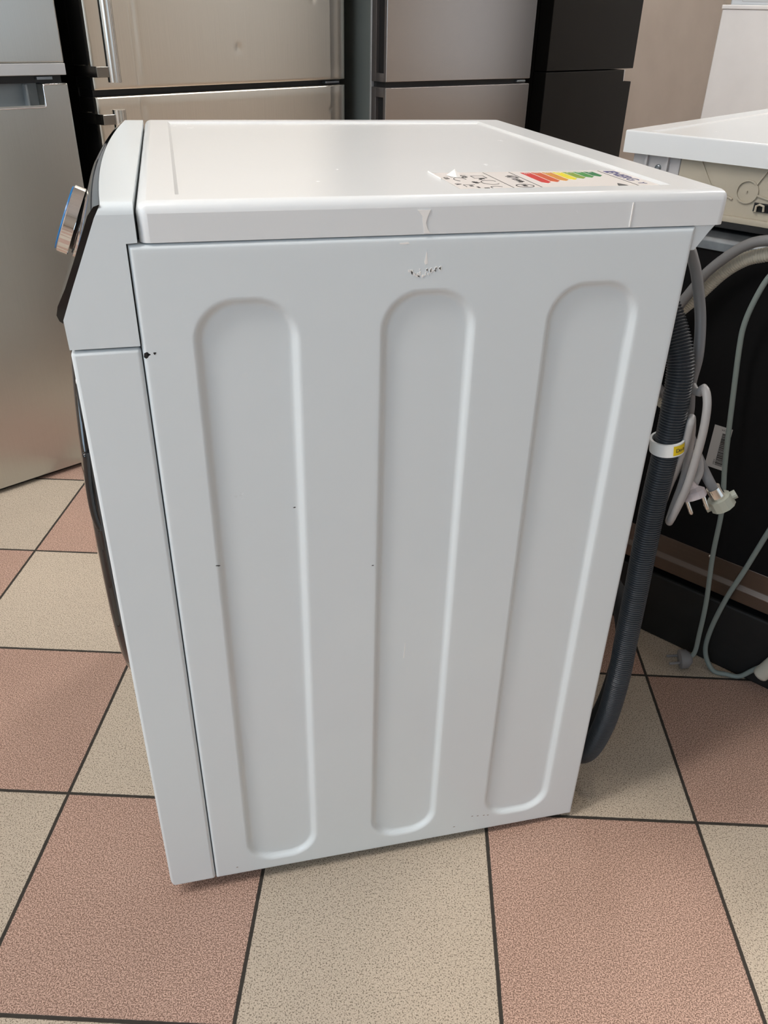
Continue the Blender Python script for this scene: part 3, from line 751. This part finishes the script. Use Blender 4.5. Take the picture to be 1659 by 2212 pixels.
obj('door_skin', skin(.0505, .8198, [(.736, .761, .006, .0007), (.74, .70, .02, .0005)]), M_STEEL2, l2, True, 50)
obj('gasket', bx(.006, .794, .02, .068, .818, .834), M_BLACKP, F2)
bm = bx(.720, .775, .004, .02, .8238, .8290, .001); obj('hinge', bm, M_GALV, F2)
for (za, zb_, zk, par) in ((.8505, 1.72, .870, u2), (.08, .7990, .7810, l2)):
    bm = bmesh.new(); cyl(bm, (.0185, -.050, za), (.0185, -.050, zb_), .0140, .0140, 32)
    h = obj('handle', bm, M_STEELH, par, True, 40)
    for zz in (zk, (za+zb_)-zk if par is u2 else .12):
        bm = bmesh.new(); box(bm, -.024, .010, -.054, -.046, zz-.0100, zz+.0100, .001); box(bm, -.024, -.016, -.046, .03, zz-.0100, zz+.0100); box(bm, -.016, 0, .018, .03, zz-.0100, zz+.0100)
        obj('handle_bracket', bm, M_BRKT, h)
# ---- grey fridge with grips cut into the door edges
F3 = fridge('fridge_freezer', .637, 1.768, 26.44, 'mauve grey steel fridge-freezer with slot grips in its door edges, left of the black one')
obj('cabinet', bx(.002, .598, .070, .66, .04, 1.88, .003), M_GREYSIDE, F3)
obj('plinth', bx(.02, .58, .03, .55, 0, .04), M_BLACKP, F3)
obj('cabinet_edge', bx(.0005, .600, .064, .0705, .04, 1.88, .001), M_STEELL, F3)
def slot_door(name, z0, z1, s0, s1):
    bm = bmesh.new(); ya, yb = .0105, .0430
    box(bm, .016, .600, 0, .062, z0, z1, .002)
    for a in ((0, ya, z0, z1), (yb, .062, z0, z1)): box(bm, 0, .0165, a[0], a[1], a[2], a[3], .0015)
    box(bm, 0, .0165, ya-.001, yb+.001, z0, s0, .0005); box(bm, 0, .0165, ya-.001, yb+.001, s1, z1, .0005)
    d = obj(name, bm, M_DKSIDE, F3, True, 30)
    obj('door_face', bx(.0005, .600, -.0012, .001, z0+.0008, z1-.0008, .0008), M_STEEL3, d)
    obj('grip_slot', bx(.0100, .0160, ya, yb, s0, s1), M_BLACKP, d)
    return d
slot_door('upper_door', .8285, 1.88, .8500, 1.55)
slot_door('lower_door', .042, .8145, .20, .7900)
obj('gasket', bx(.010, .592, .012, .066, .8135, .8290), M_BLACKP, F3)
bm = bx(.545, .585, .002, .02, .8185, .8235, .001); obj('hinge', bm, M_GALV, F3)
# ---- black fridge
F4 = fridge('fridge_freezer', 1.306, 2.206, 33.0, 'matt black fridge-freezer at the right end of the row against the beige wall')
obj('cabinet', bx(.002, .530, .055, .62, .03, 1.88, .003), M_BLACKF, F4)
obj('plinth', bx(.02, .52, .03, .55, 0, .03), M_BLACKP, F4)
bm = prism(bmesh.new(), [(0, .032), (.600, .032), (.600, .7960), (.5350, .7960), (.5350, .8370), (0, .8370)], 0, .052, 'y', .002, 2)
l4 = obj('lower_door', bm, M_BLACKF, F4, True, 30)
obj('grip_trim', bx(.5345, .5450, .002, .045, .7965, .8365, .001), M_STEELL, l4)
u4 = obj('upper_door', bx(0, .600, 0, .052, .8405, 1.88, .002), M_BLACKF, F4, True, 30)
# ---- white chest and the box on top of it, right background
F5 = empty('freezer', (2.42, 2.93, 0), math.radians(-40), 'white upright freezer with a thick lid in the right background', 'freezer')
obj('cabinet', bx(-.0092, .58, 0, .58, .03, 1.0530, .003), M_WHITEF, F5)
obj('plinth', bx(0, .57, .02, .55, 0, .03), M_BLACKP, F5)
obj('lid', bx(-.0135, .587, -.004, .585, 1.0532, 1.0695, .003), M_WHITEF, F5)
F6 = empty('small_appliance', F5.location + Matrix.Rotation(math.radians(-40), 3, 'Z') @ Vector((.0185, .010, 1.0695)), math.radians(-40), 'pale blue-white boxy appliance standing on the white freezer lid', 'appliance')
M_PALE = simple('pale_panel', (.60, .635, .67), .4)
obj('body', bx(0, .50, 0, .45, 0, .40, .004), M_PALE, F6)
bm = bmesh.new()
for a in ((.045, .30, .012, .013), (.045, .046, .012, .20), (.055, .17, .02, .021), (.3, .301, .012, .20)): box(bm, a[0], a[1], -.0008, .001, a[2], a[3])
obj('panel_lines', bm, M_GREYL, F6)

# ---- tall dark fridge added out of view, gives the grey one a dark reflection
F7 = fridge('added_tall_fridge', 3.35, 2.02, -85, 'tall dark fridge added out of view on the right, to be reflected in the grey fridge')
obj('cabinet', bx(0, .70, .05, .65, .03, 1.95, .004), M_BLACKF, F7)
obj('plinth', bx(.02, .68, .06, .6, 0, .03), M_BLACKP, F7)
d7 = obj('door', bx(0, .70, 0, .048, .035, 1.95, .003), M_BLACKF, F7)
bm = bmesh.new(); cyl(bm, (.06, -.04, .9), (.06, -.04, 1.5), .011); cyl(bm, (.06, -.04, .95), (.06, 0, .95), .008); cyl(bm, (.06, -.04, 1.45), (.06, 0, 1.45), .008); obj('handle', bm, M_STEELH, d7)
